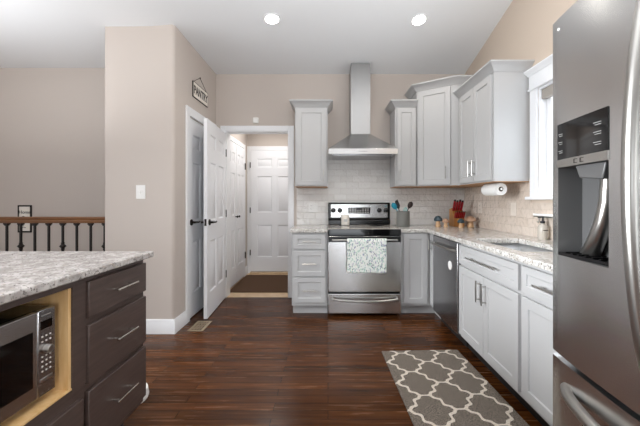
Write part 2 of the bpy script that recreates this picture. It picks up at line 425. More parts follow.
# vaulted kitchen ceiling, rising towards the room and more steeply to the right
def ceil_z(x, y):
    s = max(0.0, 0.02 + (x - XL) * 0.08); t = 3.85 - y
    t = t if t < 1.4 else 1.4 + 0.5 * (1 - math.exp(-(t-1.4)/0.5))
    return 2.79 + s * max(t, -0.1)
q = MB(); nx, ny = 40, 48
xs = [-4.7 + (XR+0.12+4.7)*i/nx for i in range(nx+1)]; ys = [-3.7 + (YB+0.1+3.7)*j/ny for j in range(ny+1)]
vs = [(x, y, ceil_z(x, y)) for y in ys for x in xs] + [(x, y, ceil_z(x, y)+0.08) for y in ys for x in xs]
n1 = (nx+1)*(ny+1); fs = []
for j in range(ny):
    for i in range(nx):
        a = j*(nx+1)+i; fs += [(a, a+nx+1, a+nx+2, a+1), (a+n1, a+1+n1, a+nx+2+n1, a+nx+1+n1)]
q.faces(vs, fs); struct('ceiling', q, M_ceil, smooth=60, origin=(0, 0, 2.8))
# tiled backsplash
q = MB(); q.box((-0.392, YB-0.008, 0.906), (XR, YB, 1.39)); q.box((-0.02, YB-0.008, 1.39), (0.80, YB, 1.80))
struct('wall_back_tile', q, M_tileb, origin=(0, YB, 0.906))
q = MB(); q.box((XR-0.008, 2.585, 0.906), (XR, YB-0.008, 1.39)); q.box((XR-0.008, 1.0, 0.906), (XR, 2.585, 1.19))
struct('wall_right_tile', q, M_tiler, origin=(XR, YB, 0.906))
# baseboards
BBP = [(0, 0), (0.016, 0), (0.016, 0.09), (0.011, 0.10), (0.011, 0.115), (0.005, 0.13), (0, 0.13)]
q = MB(); q.sweep([(-2.027, 2.80), (XL, 2.80), (XL, 3.024)], BBP, 0, 1); struct('baseboard_pantry', q, M_trim, recalc=True)
q = MB(); q.sweep([(-1.345, 4.94), (-1.345, 5.15)], BBP, 0, 1); struct('baseboard_hall', q, M_trim, recalc=True)
q = MB(); q.sweep([(-4.58, 3.67), (-2.027, 3.67)], BBP, 0, 1); struct('baseboard_stairwell', q, M_trim, recalc=True)
# hall opening casing and jambs
q = MB()
q.box((-0.4875, YB-0.018, 0), (-0.425, YB, 2.142)); q.box((-1.34, YB-0.018, 0), (-1.275, YB, 2.142)); q.box((-1.275, YB-0.018, 2.079), (-0.4875, YB, 2.142))
q.box((-0.4995, YB-0.018, 0), (-0.4875, YB+0.13, 2.079)); q.box((-1.275, YB-0.018, 0), (-1.263, YB+0.13, 2.079)); q.box((-1.263, YB-0.018, 2.067), (-0.4995, YB+0.13, 2.079))
struct('trim_hall_opening', q, M_trim, bevel=0.003)
q = MB(); q.box((XL, 3.022, 0), (XL+0.018, 3.085, 2.147)); q.box((XL, 3.085, 2.06), (XL+0.018, 3.83, 2.147)); q.box((XL, 3.755, 0), (XL+0.018, 3.83, 2.06))
q.box((XL-0.12, 3.075, 0), (XL, 3.09, 2.05)); q.box((XL-0.12, 3.75, 0), (XL, 3.765, 2.05)); q.box((XL-0.12, 3.09, 2.035), (XL, 3.75, 2.05))
struct('trim_pantry_door', q, M_trim, bevel=0.003)

# doors
def lever(parent, M, flip):
    q = MB(M); q.lathe([(0, 0.0), (0.032, 0.0), (0.032, 0.008), (0.026, 0.012), (0.012, 0.014), (0.011, 0.045), (0, 0.045)], (0, 0, 0), 20, axis='y')
    s = -1 if flip else 1
    q.tube([(0, -0.042, 0), (0.03*s, -0.048, 0.0), (0.07*s, -0.046, -0.004), (0.115*s, -0.042, 0.002)], [0.010, 0.0095, 0.0085, 0.007], 10)
    return q.build('door_lever', M_iron, parent, recalc=True)
# the hall's end door
d = thing('door_1', 'closed white six-panel door at end of hallway', 'door', (-0.88, 5.15, 0.02), kind='structure')
q = MB(T(-1.29, 5.145, 0.035)); q.sixpanel(0.81, 2.01, 0.03); q.build('door_slab', M_door, d)
q = MB(); q.box((-1.345, 5.13, 0), (-1.293, 5.148, 2.117)); q.box((-0.475, 5.13, 0), (-0.42, 5.148, 2.117)); q.box((-1.293, 5.13, 2.05), (-0.475, 5.148, 2.117)); q.build('door_frame', M_trim, d, 0.003)
for z in (0.35, 1.05, 1.8):
    q = MB(); q.tube([(-1.29, 5.108, z-0.045), (-1.29, 5.108, z+0.045)], 0.008, 8); q.build('hinge', M_iron, d)
q = MB(); q.box((-1.29, 5.05, 0.0), (-0.475, 5.15, 0.025)); q.build('threshold', M_hall, d, 0.003)
# pantry door
d = thing('door_2', 'closed white six-panel pantry door under the hanging sign', 'door', (XL-0.03, 3.42, 0.01), kind='structure')
q = MB(T(XL-0.03, 3.092, 0.012, 90)); q.sixpanel(0.655, 2.02, 0.03, 0.10, 0.08); q.build('door_slab', M_door, d)
lever(d, T(XL-0.0, 3.15, 0.985, 90), False)
# the door of the hall opening, swung into the kitchen
d = thing('door_3', 'white six-panel door standing open beside pantry door', 'door', (-1.27, 3.83, 0.01), kind='structure')
DM = T(-1.256, 3.112, 0.012, 93.8)
q = MB(DM); q.sixpanel(0.712, 2.03, 0.035, 0.10, 0.09); q.build('door_slab', M_door, d)
lever(d, DM @ T(0.065, -0.035, 0.973), False); lever(d, DM @ T(0.065, 0, 0.973, 180), True)
for z in (0.3, 1.05, 1.8):
    q = MB(); q.tube([(-1.266, 3.826, z-0.045), (-1.266, 3.826, z+0.045)], 0.007, 8); q.build('hinge', M_iron, d)
q = MB(DM); q.box((-0.0015, -0.028, 0.94), (0.0005, -0.007, 1.01)); q.build('latch_plate', M_iron, d)
# closet doors on the hall's left wall
for i, (y0, nm, lab, ky) in enumerate(((3.985, 'door_4', 'white closet door in hallway, nearer of the pair', 0.40), (4.435, 'door_5', 'white closet door in hallway, beside the end door', 0.05))):
    d = thing(nm, lab, 'door', (-1.33, y0+0.22, 0.02), kind='structure')
    q = MB(T(-1.345, y0, 0.03, 90)); q.sixpanel(0.44, 1.99, 0.028, 0.075, 0.07); q.build('door_slab', M_door, d)
    q = MB(T(-1.317, y0+ky, 0.98, 90)); q.lathe([(0, 0), (0.008, 0), (0.007, 0.018), (0.016, 0.026), (0.016, 0.034), (0.008, 0.04), (0, 0.04)], (0, 0, 0), 14, axis='y'); q.build('knob', M_iron, d, recalc=True)
    if i:
        for z in (0.35, 1.75):
            q = MB(); q.tube([(-1.312, 4.882, z-0.05), (-1.312, 4.882, z+0.05)], 0.009, 8); q.build('hinge', M_iron, d)
q = MB(); q.box((-1.345, 4.88, 0), (-1.325, 4.945, 2.10)); q.box((-1.345, 3.98, 2.035), (-1.325, 4.88, 2.10)); struct('trim_closet', q, M_trim, bevel=0.003)

# window over the sink
w = thing('window_1', 'white framed window on right wall beside refrigerator', 'window', (XR, 1.92, WZ0), kind='structure')
q = MB(); q.box((XR-0.02, WY1, 1.215), (XR, WY1+0.08, 2.125)); q.box((XR-0.02, WY0-0.08, 1.215), (XR, WY0, 2.125))
q.box((XR-0.022, WY0-0.09, WZ1), (XR, WY1+0.09, WZ1+0.13)); q.build('casing', M_trim, w, 0.002)
q = MB(); q.sweep([(XR, WY1+0.09), (XR-0.02, WY1+0.09), (XR-0.02, WY0-0.09), (XR, WY0-0.09)], [(0, 0), (0.008, 0), (0.012, 0.012), (0.035, 0.035), (0.035, 0.045), (0, 0.045)], WZ1+0.125, 1); q.box((XR-0.02, WY0-0.09, WZ1+0.125), (XR, WY1+0.09, WZ1+0.168)); q.build('crown', M_trim, w, recalc=True)
q = MB(); q.box((XR-0.032, WY0-0.09, WZ1-0.002), (XR, WY1+0.09, WZ1+0.016)); q.build('bead', M_trim, w, 0.002)
q = MB(); q.box((XR-0.05, WY0-0.10, 1.215), (XR+0.02, WY1+0.10, WZ0-0.005)); q.build('sill', M_trim, w, 0.003)
q = MB()
q.box((XR+0.0, WY1-0.025, WZ0), (XR+0.12, WY1, WZ1)); q.box((XR, WY0, WZ0), (XR+0.12, WY0+0.025, WZ1)); q.box((XR, WY0+0.025, WZ1-0.02), (XR+0.12, WY1-0.025, WZ1)); q.box((XR, WY0+0.025, WZ0-0.005), (XR+0.12, WY1-0.025, WZ0+0.02))
q.box((XR+0.05, WY1-0.07, WZ0+0.02), (XR+0.085, WY1-0.025, WZ1-0.02)); q.box((XR+0.05, WY0+0.025, WZ0+0.02), (XR+0.085, WY0+0.07, WZ1-0.02)); q.box((XR+0.05, WY0+0.07, WZ0+0.02), (XR+0.085, WY1-0.07, WZ0+0.07)); q.box((XR+0.05, WY0+0.07, WZ1-0.07), (XR+0.085, WY1-0.07, WZ1-0.02))
q.build('window_frame', M_trim, w, 0.002)
bx('pane', (XR+0.064, WY0+0.06, WZ0+0.06), (XR+0.068, WY1-0.06, WZ1-0.06), M_glass, w)
q = MB(); q.box((XR+0.004, WY0+0.03, WZ1-0.10), (XR+0.046, WY1-0.03, WZ1-0.022)); q.build('blind_valance', mat('taupe_blind', '#a39c94', 0.7), w, 0.004)

# ------------------------------------------------------------------ cabinets
CR = [(0, 0), (0.006, 0), (0.010, 0.012), (0.052, 0.058), (0.060, 0.062), (0.060, 0.075), (0, 0.075)]
CT = 0.872      # underside of the worktop
def pull_part(parent, M, c, ln, vert):
    q = MB(M); q.pull(c, ln, vert); return q.build('pull', M_nick, parent)
def door_part(root, M, w, h, c=None, ln=0.14, vert=True, name='door', rail=0.055, m=None):
    q = MB(M); q.shaker(w, h, rail=rail); o = q.build(name, m or M_cab, root, 0.0015)
    if c: pull_part(o, M, (c[0], -0.02, c[1]), ln, vert)
    return o

# left base: three drawers
c = thing('base_cabinet', 'grey three-drawer base cabinet left of the stainless range', 'cabinet', (-0.19, 3.55, 0))
q = MB(); q.box((-0.382, 3.252, 0.10), (-0.004, YB-0.01, CT)); q.build('body', M_cab, c, 0.0015)
bx('toe_kick', (-0.375, 3.312, 0), (-0.004, YB-0.02, 0.10), M_cab, c)
for z0, z1, ln in ((0.70, 0.852, 0.14), (0.415, 0.675, 0.14), (0.137, 0.395, 0.14)):
    door_part(c, T(-0.362, 3.252, z0), 0.334, z1-z0, (0.167, (z1-z0)/2), ln, False, 'drawer', 0.045)
# corner base with two doors
c = thing('corner_base_cabinet', 'grey corner base cabinet between the range and dishwasher', 'cabinet', (1.3, 3.4, 0))
q = MB(); q.prism([(0.766, 3.252), (1.09, 3.252), (1.09, 3.125), (XR-0.01, 3.125), (XR-0.01, YB-0.01), (0.766, YB-0.01)], 0.10, CT, 'z'); q.build('body', M_cab, c, 0.0015, recalc=True)
q = MB(); q.prism([(0.766, 3.312), (1.15, 3.312), (1.15, 3.13), (XR-0.02, 3.13), (XR-0.02, YB-0.02), (0.766, YB-0.02)], 0, 0.10, 'z'); q.build('toe_kick', M_cab, c, recalc=True)
door_part(c, T(0.795, 3.252, 0.125), 0.25, 0.735)
door_part(c, T(1.09, 3.228, 0.125, -90), 0.10, 0.735, (0.05, 0.63), 0.12, True, rail=0.03)
# dishwasher
c = thing('dishwasher', 'stainless dishwasher with round white magnet beside corner cabinet', 'dishwasher', (1.38, 2.82, 0))
bx('body', (1.10, 2.53, 0.10), (XR-0.02, 3.115, CT-0.004), M_black, c)
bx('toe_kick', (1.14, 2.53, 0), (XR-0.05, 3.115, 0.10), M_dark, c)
q = MB(); q.box((1.062, 2.53, 0.105), (1.10, 3.113, 0.862)); o = q.build('door', M_dw, c, 0.005)
q = MB(); q.tube([(1.07, 2.57, 0.79), (1.035, 2.575, 0.79), (1.025, 2.60, 0.79), (1.022, 2.82, 0.79), (1.025, 3.045, 0.79), (1.035, 3.07, 0.79), (1.07, 3.075, 0.79)], 0.011, 12); q.build('handle', M_nick, o)
q = MB(T(1.0618, 2.68, 0.645, -90)); q.lathe([(0, 0), (0.038, 0), (0.038, 0.003), (0, 0.003)], (0, 0, 0), 28, axis='y'); mg = q.build('magnet', M_white, None, recalc=True)
tag(mg, 'round white magnet stuck on the dishwasher door', 'magnet')
# sink base
c = thing('sink_base_cabinet', 'grey sink base cabinet with two doors beside dishwasher', 'cabinet', (1.38, 2.12, 0))
q = MB(); q.box((1.09, 1.722, 0.10), (1.10, 2.525, CT)); q.box((1.10, 1.722, 0.10), (XR-0.01, 1.74, CT)); q.box((1.10, 2.507, 0.10), (XR-0.01, 2.525, CT)); q.box((1.10, 1.74, 0.10), (XR-0.01, 2.507, 0.118)); q.build('body', M_cab, c)
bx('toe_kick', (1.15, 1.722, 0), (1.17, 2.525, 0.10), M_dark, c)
door_part(c, T(1.09, 2.517, 0.70, -90), 0.782, 0.148, (0.39, 0.074), 0.40, False, 'drawer_front', 0.04)
door_part(c, T(1.09, 2.517, 0.128, -90), 0.389, 0.552, (0.352, 0.44), 0.15, True)
door_part(c, T(1.09, 2.124, 0.128, -90), 0.389, 0.552, (0.037, 0.44), 0.15, True)
# drawer base next to the fridge
c = thing('drawer_base_cabinet', 'grey base cabinet with one drawer and door beside refrigerator', 'cabinet', (1.38, 1.38, 0))
q = MB(); q.box((1.09, 1.06, 0.10), (XR-0.01, 1.72, CT)); q.build('body', M_cab, c, 0.0015)
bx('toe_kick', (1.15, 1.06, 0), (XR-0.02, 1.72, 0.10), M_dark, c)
door_part(c, T(1.09, 1.706, 0.70, -90), 0.63, 0.148, (0.29, 0.074), 0.30, False, 'drawer', 0.04)
door_part(c, T(1.09, 1.706, 0.128, -90), 0.63, 0.552, (0.585, 0.44), 0.15, True)

# upper cabinets
def upper(name, label, path_body, z0, z1, crown, loc):
    c = thing(name, label, 'cabinet', loc)
    q = MB(); q.prism(path_body, z0, z1); q.build('body', M_cabs, c, 0.0015, recalc=True)
    q = MB(); q.prism(path_body, z0-0.006, z0-0.0005); q.build('bottom_panel', M_under, c, recalc=True)
    q = MB(); q.sweep(crown, CR, z1-0.012, 1); q.build('crown', M_cab, c, recalc=True)
    return c
UB = 1.372
c = upper('wall_cabinet', 'narrow grey wall cabinet left of the range hood', [(-0.379, 3.54), (-0.005, 3.54), (-0.005, YB-0.001), (-0.379, YB-0.001)], UB, 2.29, [(-0.379, YB-0.001), (-0.379, 3.54), (-0.005, 3.54), (-0.005, YB-0.001)], (-0.19, 3.7, UB))
door_part(c, T(-0.362, 3.54, UB+0.012), 0.34, 0.885, (0.31, 0.11), 0.14, True)
c = upper('wall_cabinet', 'narrow grey wall cabinet right of the range hood', [(0.772, 3.54), (1.013, 3.54), (1.013, YB-0.001), (0.772, YB-0.001)], UB, 2.29, [(0.772, YB-0.001), (0.772, 3.54), (1.013, 3.54)], (0.9, 3.7, UB))
door_part(c, T(0.79, 3.54, UB+0.012), 0.215, 0.885, (0.03, 0.11), 0.13, True, rail=0.05)
ca, cb = Vector((1.017, 3.54)), Vector((1.365, 3.31))
ang = math.degrees(math.atan2(cb.y-ca.y, cb.x-ca.x)); dl = (cb-ca).length
c = upper('corner_wall_cabinet', 'tallest grey wall cabinet set across the kitchen corner', [tuple(ca), tuple(cb), (XR-0.001, 3.31), (XR-0.001, YB-0.001), (1.017, YB-0.001)], UB, 2.47, [(1.017, YB-0.001), tuple(ca), tuple(cb), (XR-0.001, 3.31)], (1.4, 3.6, UB))
dv = (cb-ca).normalized()
door_part(c, T(ca.x+dv.x*0.025, ca.y+dv.y*0.025, UB+0.012, ang), dl-0.07, 1.06, (dl-0.115, 0.13), 0.14, True)
c = upper('wall_cabinet', 'grey two-door wall cabinet between corner cabinet and window', [(1.405, 2.605), (XR-0.001, 2.605), (XR-0.001, 3.305), (1.405, 3.305)], UB, 2.31, [(1.405, 3.305), (1.405, 2.605), (XR-0.001, 2.605)], (1.55, 2.95, UB))
door_part(c, T(1.405, 3.255, UB+0.014, -90), 0.31, 0.90, (0.275, 0.13), 0.15, True)
door_part(c, T(1.405, 2.938, UB+0.014, -90), 0.31, 0.90, (0.035, 0.13), 0.15, True)

# countertops
SK = (1.14, 1.50, 1.80, 2.42)
q = MB(); q.cells([-0.40, -0.002], [3.22, YB-0.009], lambda x, y: True, CT, 0.908)
tag(q.build('countertop', M_gran, None, 0.004), 'short speckled granite countertop left of the range', 'countertop')
q = MB(); q.cells([0.764, 1.04, SK[0], SK[1], XR-0.009], [1.03, SK[2], SK[3], 3.22, YB-0.009], lambda x, y: (y > 3.22 or x > 1.04) and not (SK[0] < x < SK[1] and SK[2] < y < SK[3]), CT, 0.908)
tag(q.build('countertop', M_gran, None, 0.004), 'L-shaped speckled granite countertop running along right wall', 'countertop')
# sink
c = thing('sink', 'undermount stainless sink set into the L-shaped countertop', 'sink', (1.30, 2.07, 0.70))
q = MB(); x0, x1, y0, y1 = SK[0]-0.012, SK[1]+0.012, SK[2]-0.012, SK[3]+0.012
zt, zb = CT-0.001, 0.69
q.faces([(x0,y0,zt),(x1,y0,zt),(x1,y1,zt),(x0,y1,zt),(x0+.015,y0+.015,zb),(x1-.015,y0+.015,zb),(x1-.015,y1-.015,zb),(x0+.015,y1-.015,zb)], [(4,5,6,7),(0,4,7,3),(1,2,6,5),(0,1,5,4),(3,7,6,2)])
o = q.build('basin', M_basin, c, 0.01); sm = o.modifiers.new('wall', 'SOLIDIFY'); sm.thickness = 0.002; sm.offset = -1
q = MB(); q.lathe([(0, 0.692), (0.045, 0.692), (0.045, 0.695), (0.03, 0.694), (0, 0.691)], (1.305, 2.07, 0), 24); q.build('drain', M_nick, c, recalc=True)

# ------------------------------------------------------------------ range
rg = thing('range', 'freestanding stainless electric range between base cabinets', 'stove', (0.381, 3.5, 0))
RX0, RX1 = 0.003, 0.758
q = MB(); q.box((RX0, 3.235, 0.05), (RX1, YB-0.03, 0.895)); q.build('body', M_black, rg, 0.003)
for x in (RX0+0.04, RX1-0.04):
    for y in (3.28, 3.75):
        q = MB(); q.lathe([(0, 0), (0.018, 0), (0.018, 0.05), (0, 0.05)], (x, y, 0), 12); q.build('foot', M_black, rg, recalc=True)
q = MB(); q.box((RX0-0.001, 3.205, 0.909), (RX1+0.001, 3.77, 0.916)); o = q.build('cooktop', M_cook, rg, 0.003)
for x, y, r in ((0.19, 3.36, 0.105), (0.57, 3.36, 0.08), (0.19, 3.62, 0.075), (0.57, 3.62, 0.1)):
    q = MB(); q.lathe([(r, 0.9163), (r+0.004, 0.9166), (r+0.004, 0.9163)], (x, y, 0), 40); q.build('burner_ring', M_grey, o, recalc=True)
for x, y, r in ((0.19, 3.62, 0.075), (0.57, 3.62, 0.1)):
    q = MB(); q.lathe([(0, 0.9163), (r-0.01, 0.9163), (r-0.01, 0.9170), (0, 0.9170)], (x, y, 0), 40); q.build('burner', M_glassblk, o, recalc=True)
q = MB(); q.prism([(3.745, 0.916), (YB-0.03, 0.916), (YB-0.03, 1.185), (3.775, 1.185), (3.765, 1.175), (3.765, 0.99), (3.745, 0.97)], RX0, RX1, 'x'); bgd = q.build('backguard', M_black, rg, 0.006, recalc=True)
q = MB(); q.box((RX0+0.03, 3.757, 1.0), (RX1-0.03, 3.766, 1.165)); q.build('control_panel', M_steel, bgd, 0.004)
for x in (0.06+0.005, 0.145, 0.625, 0.705):
    q = MB(); q.lathe([(0, 0), (0.029, 0), (0.029, 0.006), (0.024, 0.010), (0.021, 0.028), (0.018, 0.030), (0, 0.030)], (x, 3.757, 1.09), 24, axis='y'); q.box((x-0.004, 3.72, 1.075), (x+0.004, 3.732, 1.105)); q.build('knob', M_black, bgd, recalc=True)
q = MB(); q.box((0.245, 3.7535, 1.05), (0.515, 3.758, 1.125)); o = q.build('display', M_disp, bgd, 0.002)
q = MB()
for i in range(8):
    for j in range(3):
        if 3 <= i <= 4 and j == 2: continue
        q.box((0.262+i*0.031, 3.752, 1.058+j*0.022), (0.262+i*0.031+0.019, 3.754, 1.058+j*0.022+0.009))
q.build('button_marks', M_greymark, o)
q = MB(); q.box((RX0, 3.195, 0.845), (RX1, 3.235, 0.912)); q.build('front_lip', M_glassblk, rg, 0.004)
q = MB(); q.box((RX0, 3.193, 0.262), (RX1, 3.234, 0.838)); od = q.build('oven_door', [M_steel], rg, 0.005)
q = MB(); q.box((RX0+0.002, 3.1905, 0.778), (RX1-0.002, 3.194, 0.836)); q.build('top_band', M_black, od, 0.002)
q = MB(); q.tube([(0.05, 3.193, 0.80), (0.052, 3.155, 0.803), (0.075, 3.138, 0.805), (0.38, 3.132, 0.805), (0.685, 3.138, 0.805), (0.708, 3.155, 0.803), (0.71, 3.193, 0.80)], 0.0105, 12); q.build('handle', M_nick, od)
q = MB(); q.box((RX0, 3.196, 0.035), (RX1, 3.234, 0.238)); dr = q.build('storage_drawer', M_steel, rg, 0.005)
pts = [(0.045, 3.196, 0.20)] + [(0.05+0.66*i/14, 3.155-0.012*math.sin(PI*i/14), 0.197-0.022*math.sin(PI*i/14)**0.6) for i in range(15)] + [(0.715, 3.196, 0.20)]
q = MB(); q.tube(pts, 0.011, 10); q.build('handle', M_nick, dr)
# towel over the oven handle
q = MB(); nU, nV = 26, 30; tx0, tx1 = 0.193, 0.592
prof = []
for j in range(nV+1):
    t = j / nV
    if t < 0.12: a = t/0.12; prof.append((3.1555, 0.66+a*0.14))
    elif t < 0.24: a = (t-0.12)/0.12*PI; prof.append((3.1345+0.021*math.cos(a), 0.805+0.0165*math.sin(a)))
    else: a = (t-0.24)/0.76; prof.append((3.1135-0.004*a, 0.80-a*0.322))
vs = []
for j, (y, z) in enumerate(prof):
    for i in range(nU+1):
        u = i/nU; fold = 0.004*math.sin(u*19+0.6)*max(0, (j/nV-0.3)) + 0.002*math.sin(u*43)*max(0, j/nV-0.3)
        vs.append((tx0+(tx1-tx0)*u + (0.003*math.sin(j*0.4) if i in (0, nU) else 0), y+fold-0.003, z - (0.004*math.sin(u*9) if j == nV else 0)))
fs = [(j*(nU+1)+i, j*(nU+1)+i+1, (j+1)*(nU+1)+i+1, (j+1)*(nU+1)+i) for j in range(nV) for i in range(nU)]
q.faces(vs, fs); o = q.build('dish_towel', M_towel, None, smooth=80); sm = o.modifiers.new('thick', 'SOLIDIFY'); sm.thickness = 0.003; sm.offset = -1
tag(o, 'white towel with teal and purple print hanging on oven handle', 'towel')

# range hood
hd = thing('range_hood', 'stainless steel pyramid range hood with tall chimney above range', 'range hood', (0.381, 3.6, 1.7))
HX0, HX1, HY0 = 0.004, 0.762, 3.35
q = MB()
q.box((HX0, HY0, 1.715), (HX1, YB-0.009, 1.775)); lip = q.build('lip', M_steel, hd, 0.003)
cx0, cx1, cy0 = 0.266, 0.496, 3.60
q = MB(); z0, z1 = 1.7755, 1.985
q.faces([(HX0+.004,HY0+.004,z0),(HX1-.004,HY0+.004,z0),(HX1-.004,YB-.01,z0),(HX0+.004,YB-.01,z0),(cx0-.004,cy0-.004,z1),(cx1+.004,cy0-.004,z1),(cx1+.004,YB-.01,z1),(cx0-.004,YB-.01,z1)], [(0,3,2,1),(4,5,6,7),(0,1,5,4),(1,2,6,5),(2,3,7,6),(3,0,4,7)])
q.build('canopy', M_steel, hd, 0.003)
q = MB(); q.box((cx0, cy0, 1.985), (cx1, YB-0.01, 2.815)); q.build('chimney', M_steelv, hd, 0.002)
q = MB()
for x in (0.34, 0.36, 0.38, 0.40, 0.42): q.lathe([(0, 0), (0.005, 0), (0.005, 0.003), (0, 0.003)], (x, HY0, 1.745), 10, axis='y')
q.build('buttons', M_black, lip, recalc=True)
q = MB(); q.box((HX0+0.05, HY0+0.05, 1.708), (HX1-0.05, YB-0.05, 1.7145)); q.build('filter', M_dw, hd)

# ------------------------------------------------------------------ refrigerator
fr = thing('refrigerator', 'stainless french-door refrigerator with water dispenser at right', 'refrigerator', (1.2, 0.555, 0))
FY0, FY1, FC = 0.10, 1.012, 0.555
def fx(y): return 0.698 + 0.036*((y-FC)/0.455)**2
q = MB(); q.box((0.805, FY0+0.005, 0.06), (1.60, FY1-0.005, 1.765)); q.build('body', M_dark, fr, 0.004)
bx('base_grille', (0.83, FY0+0.01, 0), (1.58, FY1-0.01, 0.06), M_black, fr)
def front_panel(ya, yb, z0, z1, hole=None):
    """curved slab front between ya and yb, its edges rounded back; hole = (y0, y1, z0, z1)"""
    q = MB(); r = 0.009
    ys = [ya + (yb-ya)*i/16 for i in range(17)]
    if hole: ys = sorted([y for y in ys if abs(y-hole[0]) > 0.01 and abs(y-hole[1]) > 0.01] + [hole[0], hole[1]])
    sec = []
    for k in range(0, 5): a = k/5*PI/2; sec.append((fx(ya)+r-r*math.sin(a), ya+r-r*math.cos(a)))
    sec += [(fx(y), y) for y in ys if ya+r <= y <= yb-r]
    for k in range(1, 6): a = k/5*PI/2; sec.append((fx(yb)+r-r*math.cos(a), yb-r+r*math.sin(a)))
    sec = [(0.80, ya)] + sec + [(0.80, yb)]
    zs = [z0, z1] if not hole else [z0, hole[2], hole[3], z1]
    vs = [(x, y, z) for z in zs for x, y in sec]; n = len(sec); fs = []
    for j in range(len(zs)-1):
        for i in range(n-1):
            ym = (sec[i][1]+sec[i+1][1])/2
            if hole and hole[0] < ym < hole[1] and hole[2] < (zs[j]+zs[j+1])/2 < hole[3] and 0 < i < n-2: continue
            fs.append((j*n+i, (j+1)*n+i, (j+1)*n+i+1, j*n+i+1))
        fs.append((j*n, j*n+n-1, (j+1)*n+n-1, (j+1)*n))
    m = len(zs)-1
    fs += [tuple(range(n)), tuple(range(m*n+n-1, m*n-1, -1))]
    q.faces(vs, fs); return q
HOLE = (0.775, 0.975, 1.035, 1.308)
q = front_panel(FC+0.003, FY1, 0.722, 1.78, HOLE); fd = q.build('door', M_fridge, fr, 0, smooth=30)
q = front_panel(FY0, FC-0.003, 0.722, 1.78); fd2 = q.build('door', M_fridge, fr, 0, smooth=30)
q = front_panel(FY0, FY1, 0.075, 0.706); fz = q.build('freezer_drawer', M_fridge, fr, 0, smooth=30)
# dispenser recess
y0, y1, z0, z1 = HOLE; xb = 0.797; xa, xc = fx(y0), fx(y1)
q = MB(); q.faces([(xa,y0,z0),(xc,y1,z0),(xc,y1,z1),(xa,y0,z1),(xb,y0+.01,z0),(xb,y1-.01,z0),(xb,y1-.01,z1),(xb,y0+.01,z1)], [(4,7,6,5),(0,4,5,1),(1,5,6,2),(2,6,7,3),(3,7,4,0)])
q.build('dispenser_recess', M_cav, fd, 0, recalc=False)
def strip(ya, yb, z0, z1, off, n=8):
    q = MB(); vs = []
    for i in range(n+1):
        y = ya+(yb-ya)*i/n; x = fx(y)
        vs += [(x-off, y, z0), (x-off, y, z1), (x+0.002, y, z0), (x+0.002, y, z1)]
    fs = []
    for i in range(n):
        a = i*4; fs += [(a, a+1, a+5, a+4), (a+2, a+6, a+7, a+3), (a+1, a+3, a+7, a+5), (a, a+4, a+6, a+2)]
    fs += [(0, 2, 3, 1), (n*4, n*4+1, n*4+3, n*4+2)]
    q.faces(vs, fs); return q
q = strip(0.775, 0.975, 1.332, 1.443, 0.0025); cp = q.build('control_panel', M_glassblk, fd, recalc=True)
for yy in (0.955, 0.805):
    q = MB()
    for k, zz in enumerate((1.41, 1.385, 1.358)):
        wd = 0.022 if yy > 0.9 else 0.03
        for dz, ww in ((0, wd), (-0.006, wd*0.7)): q.box((fx(yy)-0.0033, yy-ww/2, zz+dz), (fx(yy)-0.002, yy+ww/2, zz+dz+0.0018))
    q.build('button_marks', M_dimmark, cp)
q = strip(0.775, 0.975, 1.308, 1.332, 0.004); st = q.build('dispenser_trim', M_nick, fd, recalc=True)
q = MB()
for yy in (0.885, 0.860):
    x = fx(yy)-0.0045
    for a, b in (((yy-.009, 1.314), (yy+.009, 1.3155)), ((yy-.009, 1.3245), (yy+.009, 1.326)), ((yy-.009, 1.314), (yy-.0075, 1.326)), ((yy+.0075, 1.314), (yy+.009, 1.326))): q.box((x, a[0], a[1]), (x+0.001, b[0], b[1]))
q.build('lock_icons', M_iron, st)
q = MB(); q.prism([(0.80, 1.307), (0.90, 1.307), (0.885, 1.27), (0.81, 1.262)], 0.722, 0.79, 'x'); q.build('ice_chute', M_cav, fd, 0.003, recalc=True)
q = MB(); q.tube([(0.765, 0.840, 1.27), (0.763, 0.842, 1.20), (0.762, 0.852, 1.15), (0.764, 0.872, 1.10), (0.772, 0.90, 1.06), (0.778, 0.915, 1.048)], [0.017, 0.018, 0.019, 0.021, 0.023, 0.024], 16); q.build('dispenser_paddle', M_nick, fd)
q = MB(); q.box((0.722, 0.785, 1.0355), (0.79, 0.965, 1.045))
for k in range(7): q.box((0.725, 0.795+k*0.024, 1.045), (0.785, 0.80+k*0.024, 1.049))
q.build('drip_tray', M_black, fd)
def vbar(y, ye):
    pts = []
    for i in range(21):
        t = i/20; b = math.sin(PI*t)**0.55 if 0 < t < 1 else 0
        pts.append((fx(y)+0.004-0.062*b, y, 0.80+t*0.90))
    q = MB(); q.tube(pts, 0.0165, 14); return q
vbar(0.652, 0).build('handle', M_nick, fd)
vbar(2*FC-0.652, 0).build('handle', M_nick, fd2)
pts = []
for i in range(21):
    t = i/20; b = math.sin(PI*t)**0.5 if 0 < t < 1 else 0; y = 0.17+t*0.77
    pts.append((fx(y)+0.004-0.055*b, y, 0.635))
q = MB(); q.tube(pts, 0.0155, 14); q.build('handle', M_nick, fz)
q = MB(T(fx(0.975), 0.972, 1.745, -90)); q.lathe([(0, -0.001), (0.005, -0.001), (0.004, 0.002), (0, 0.0025)], (0, 0, 0), 14, axis='y'); q.build('round_badge', M_white, fd, recalc=True)

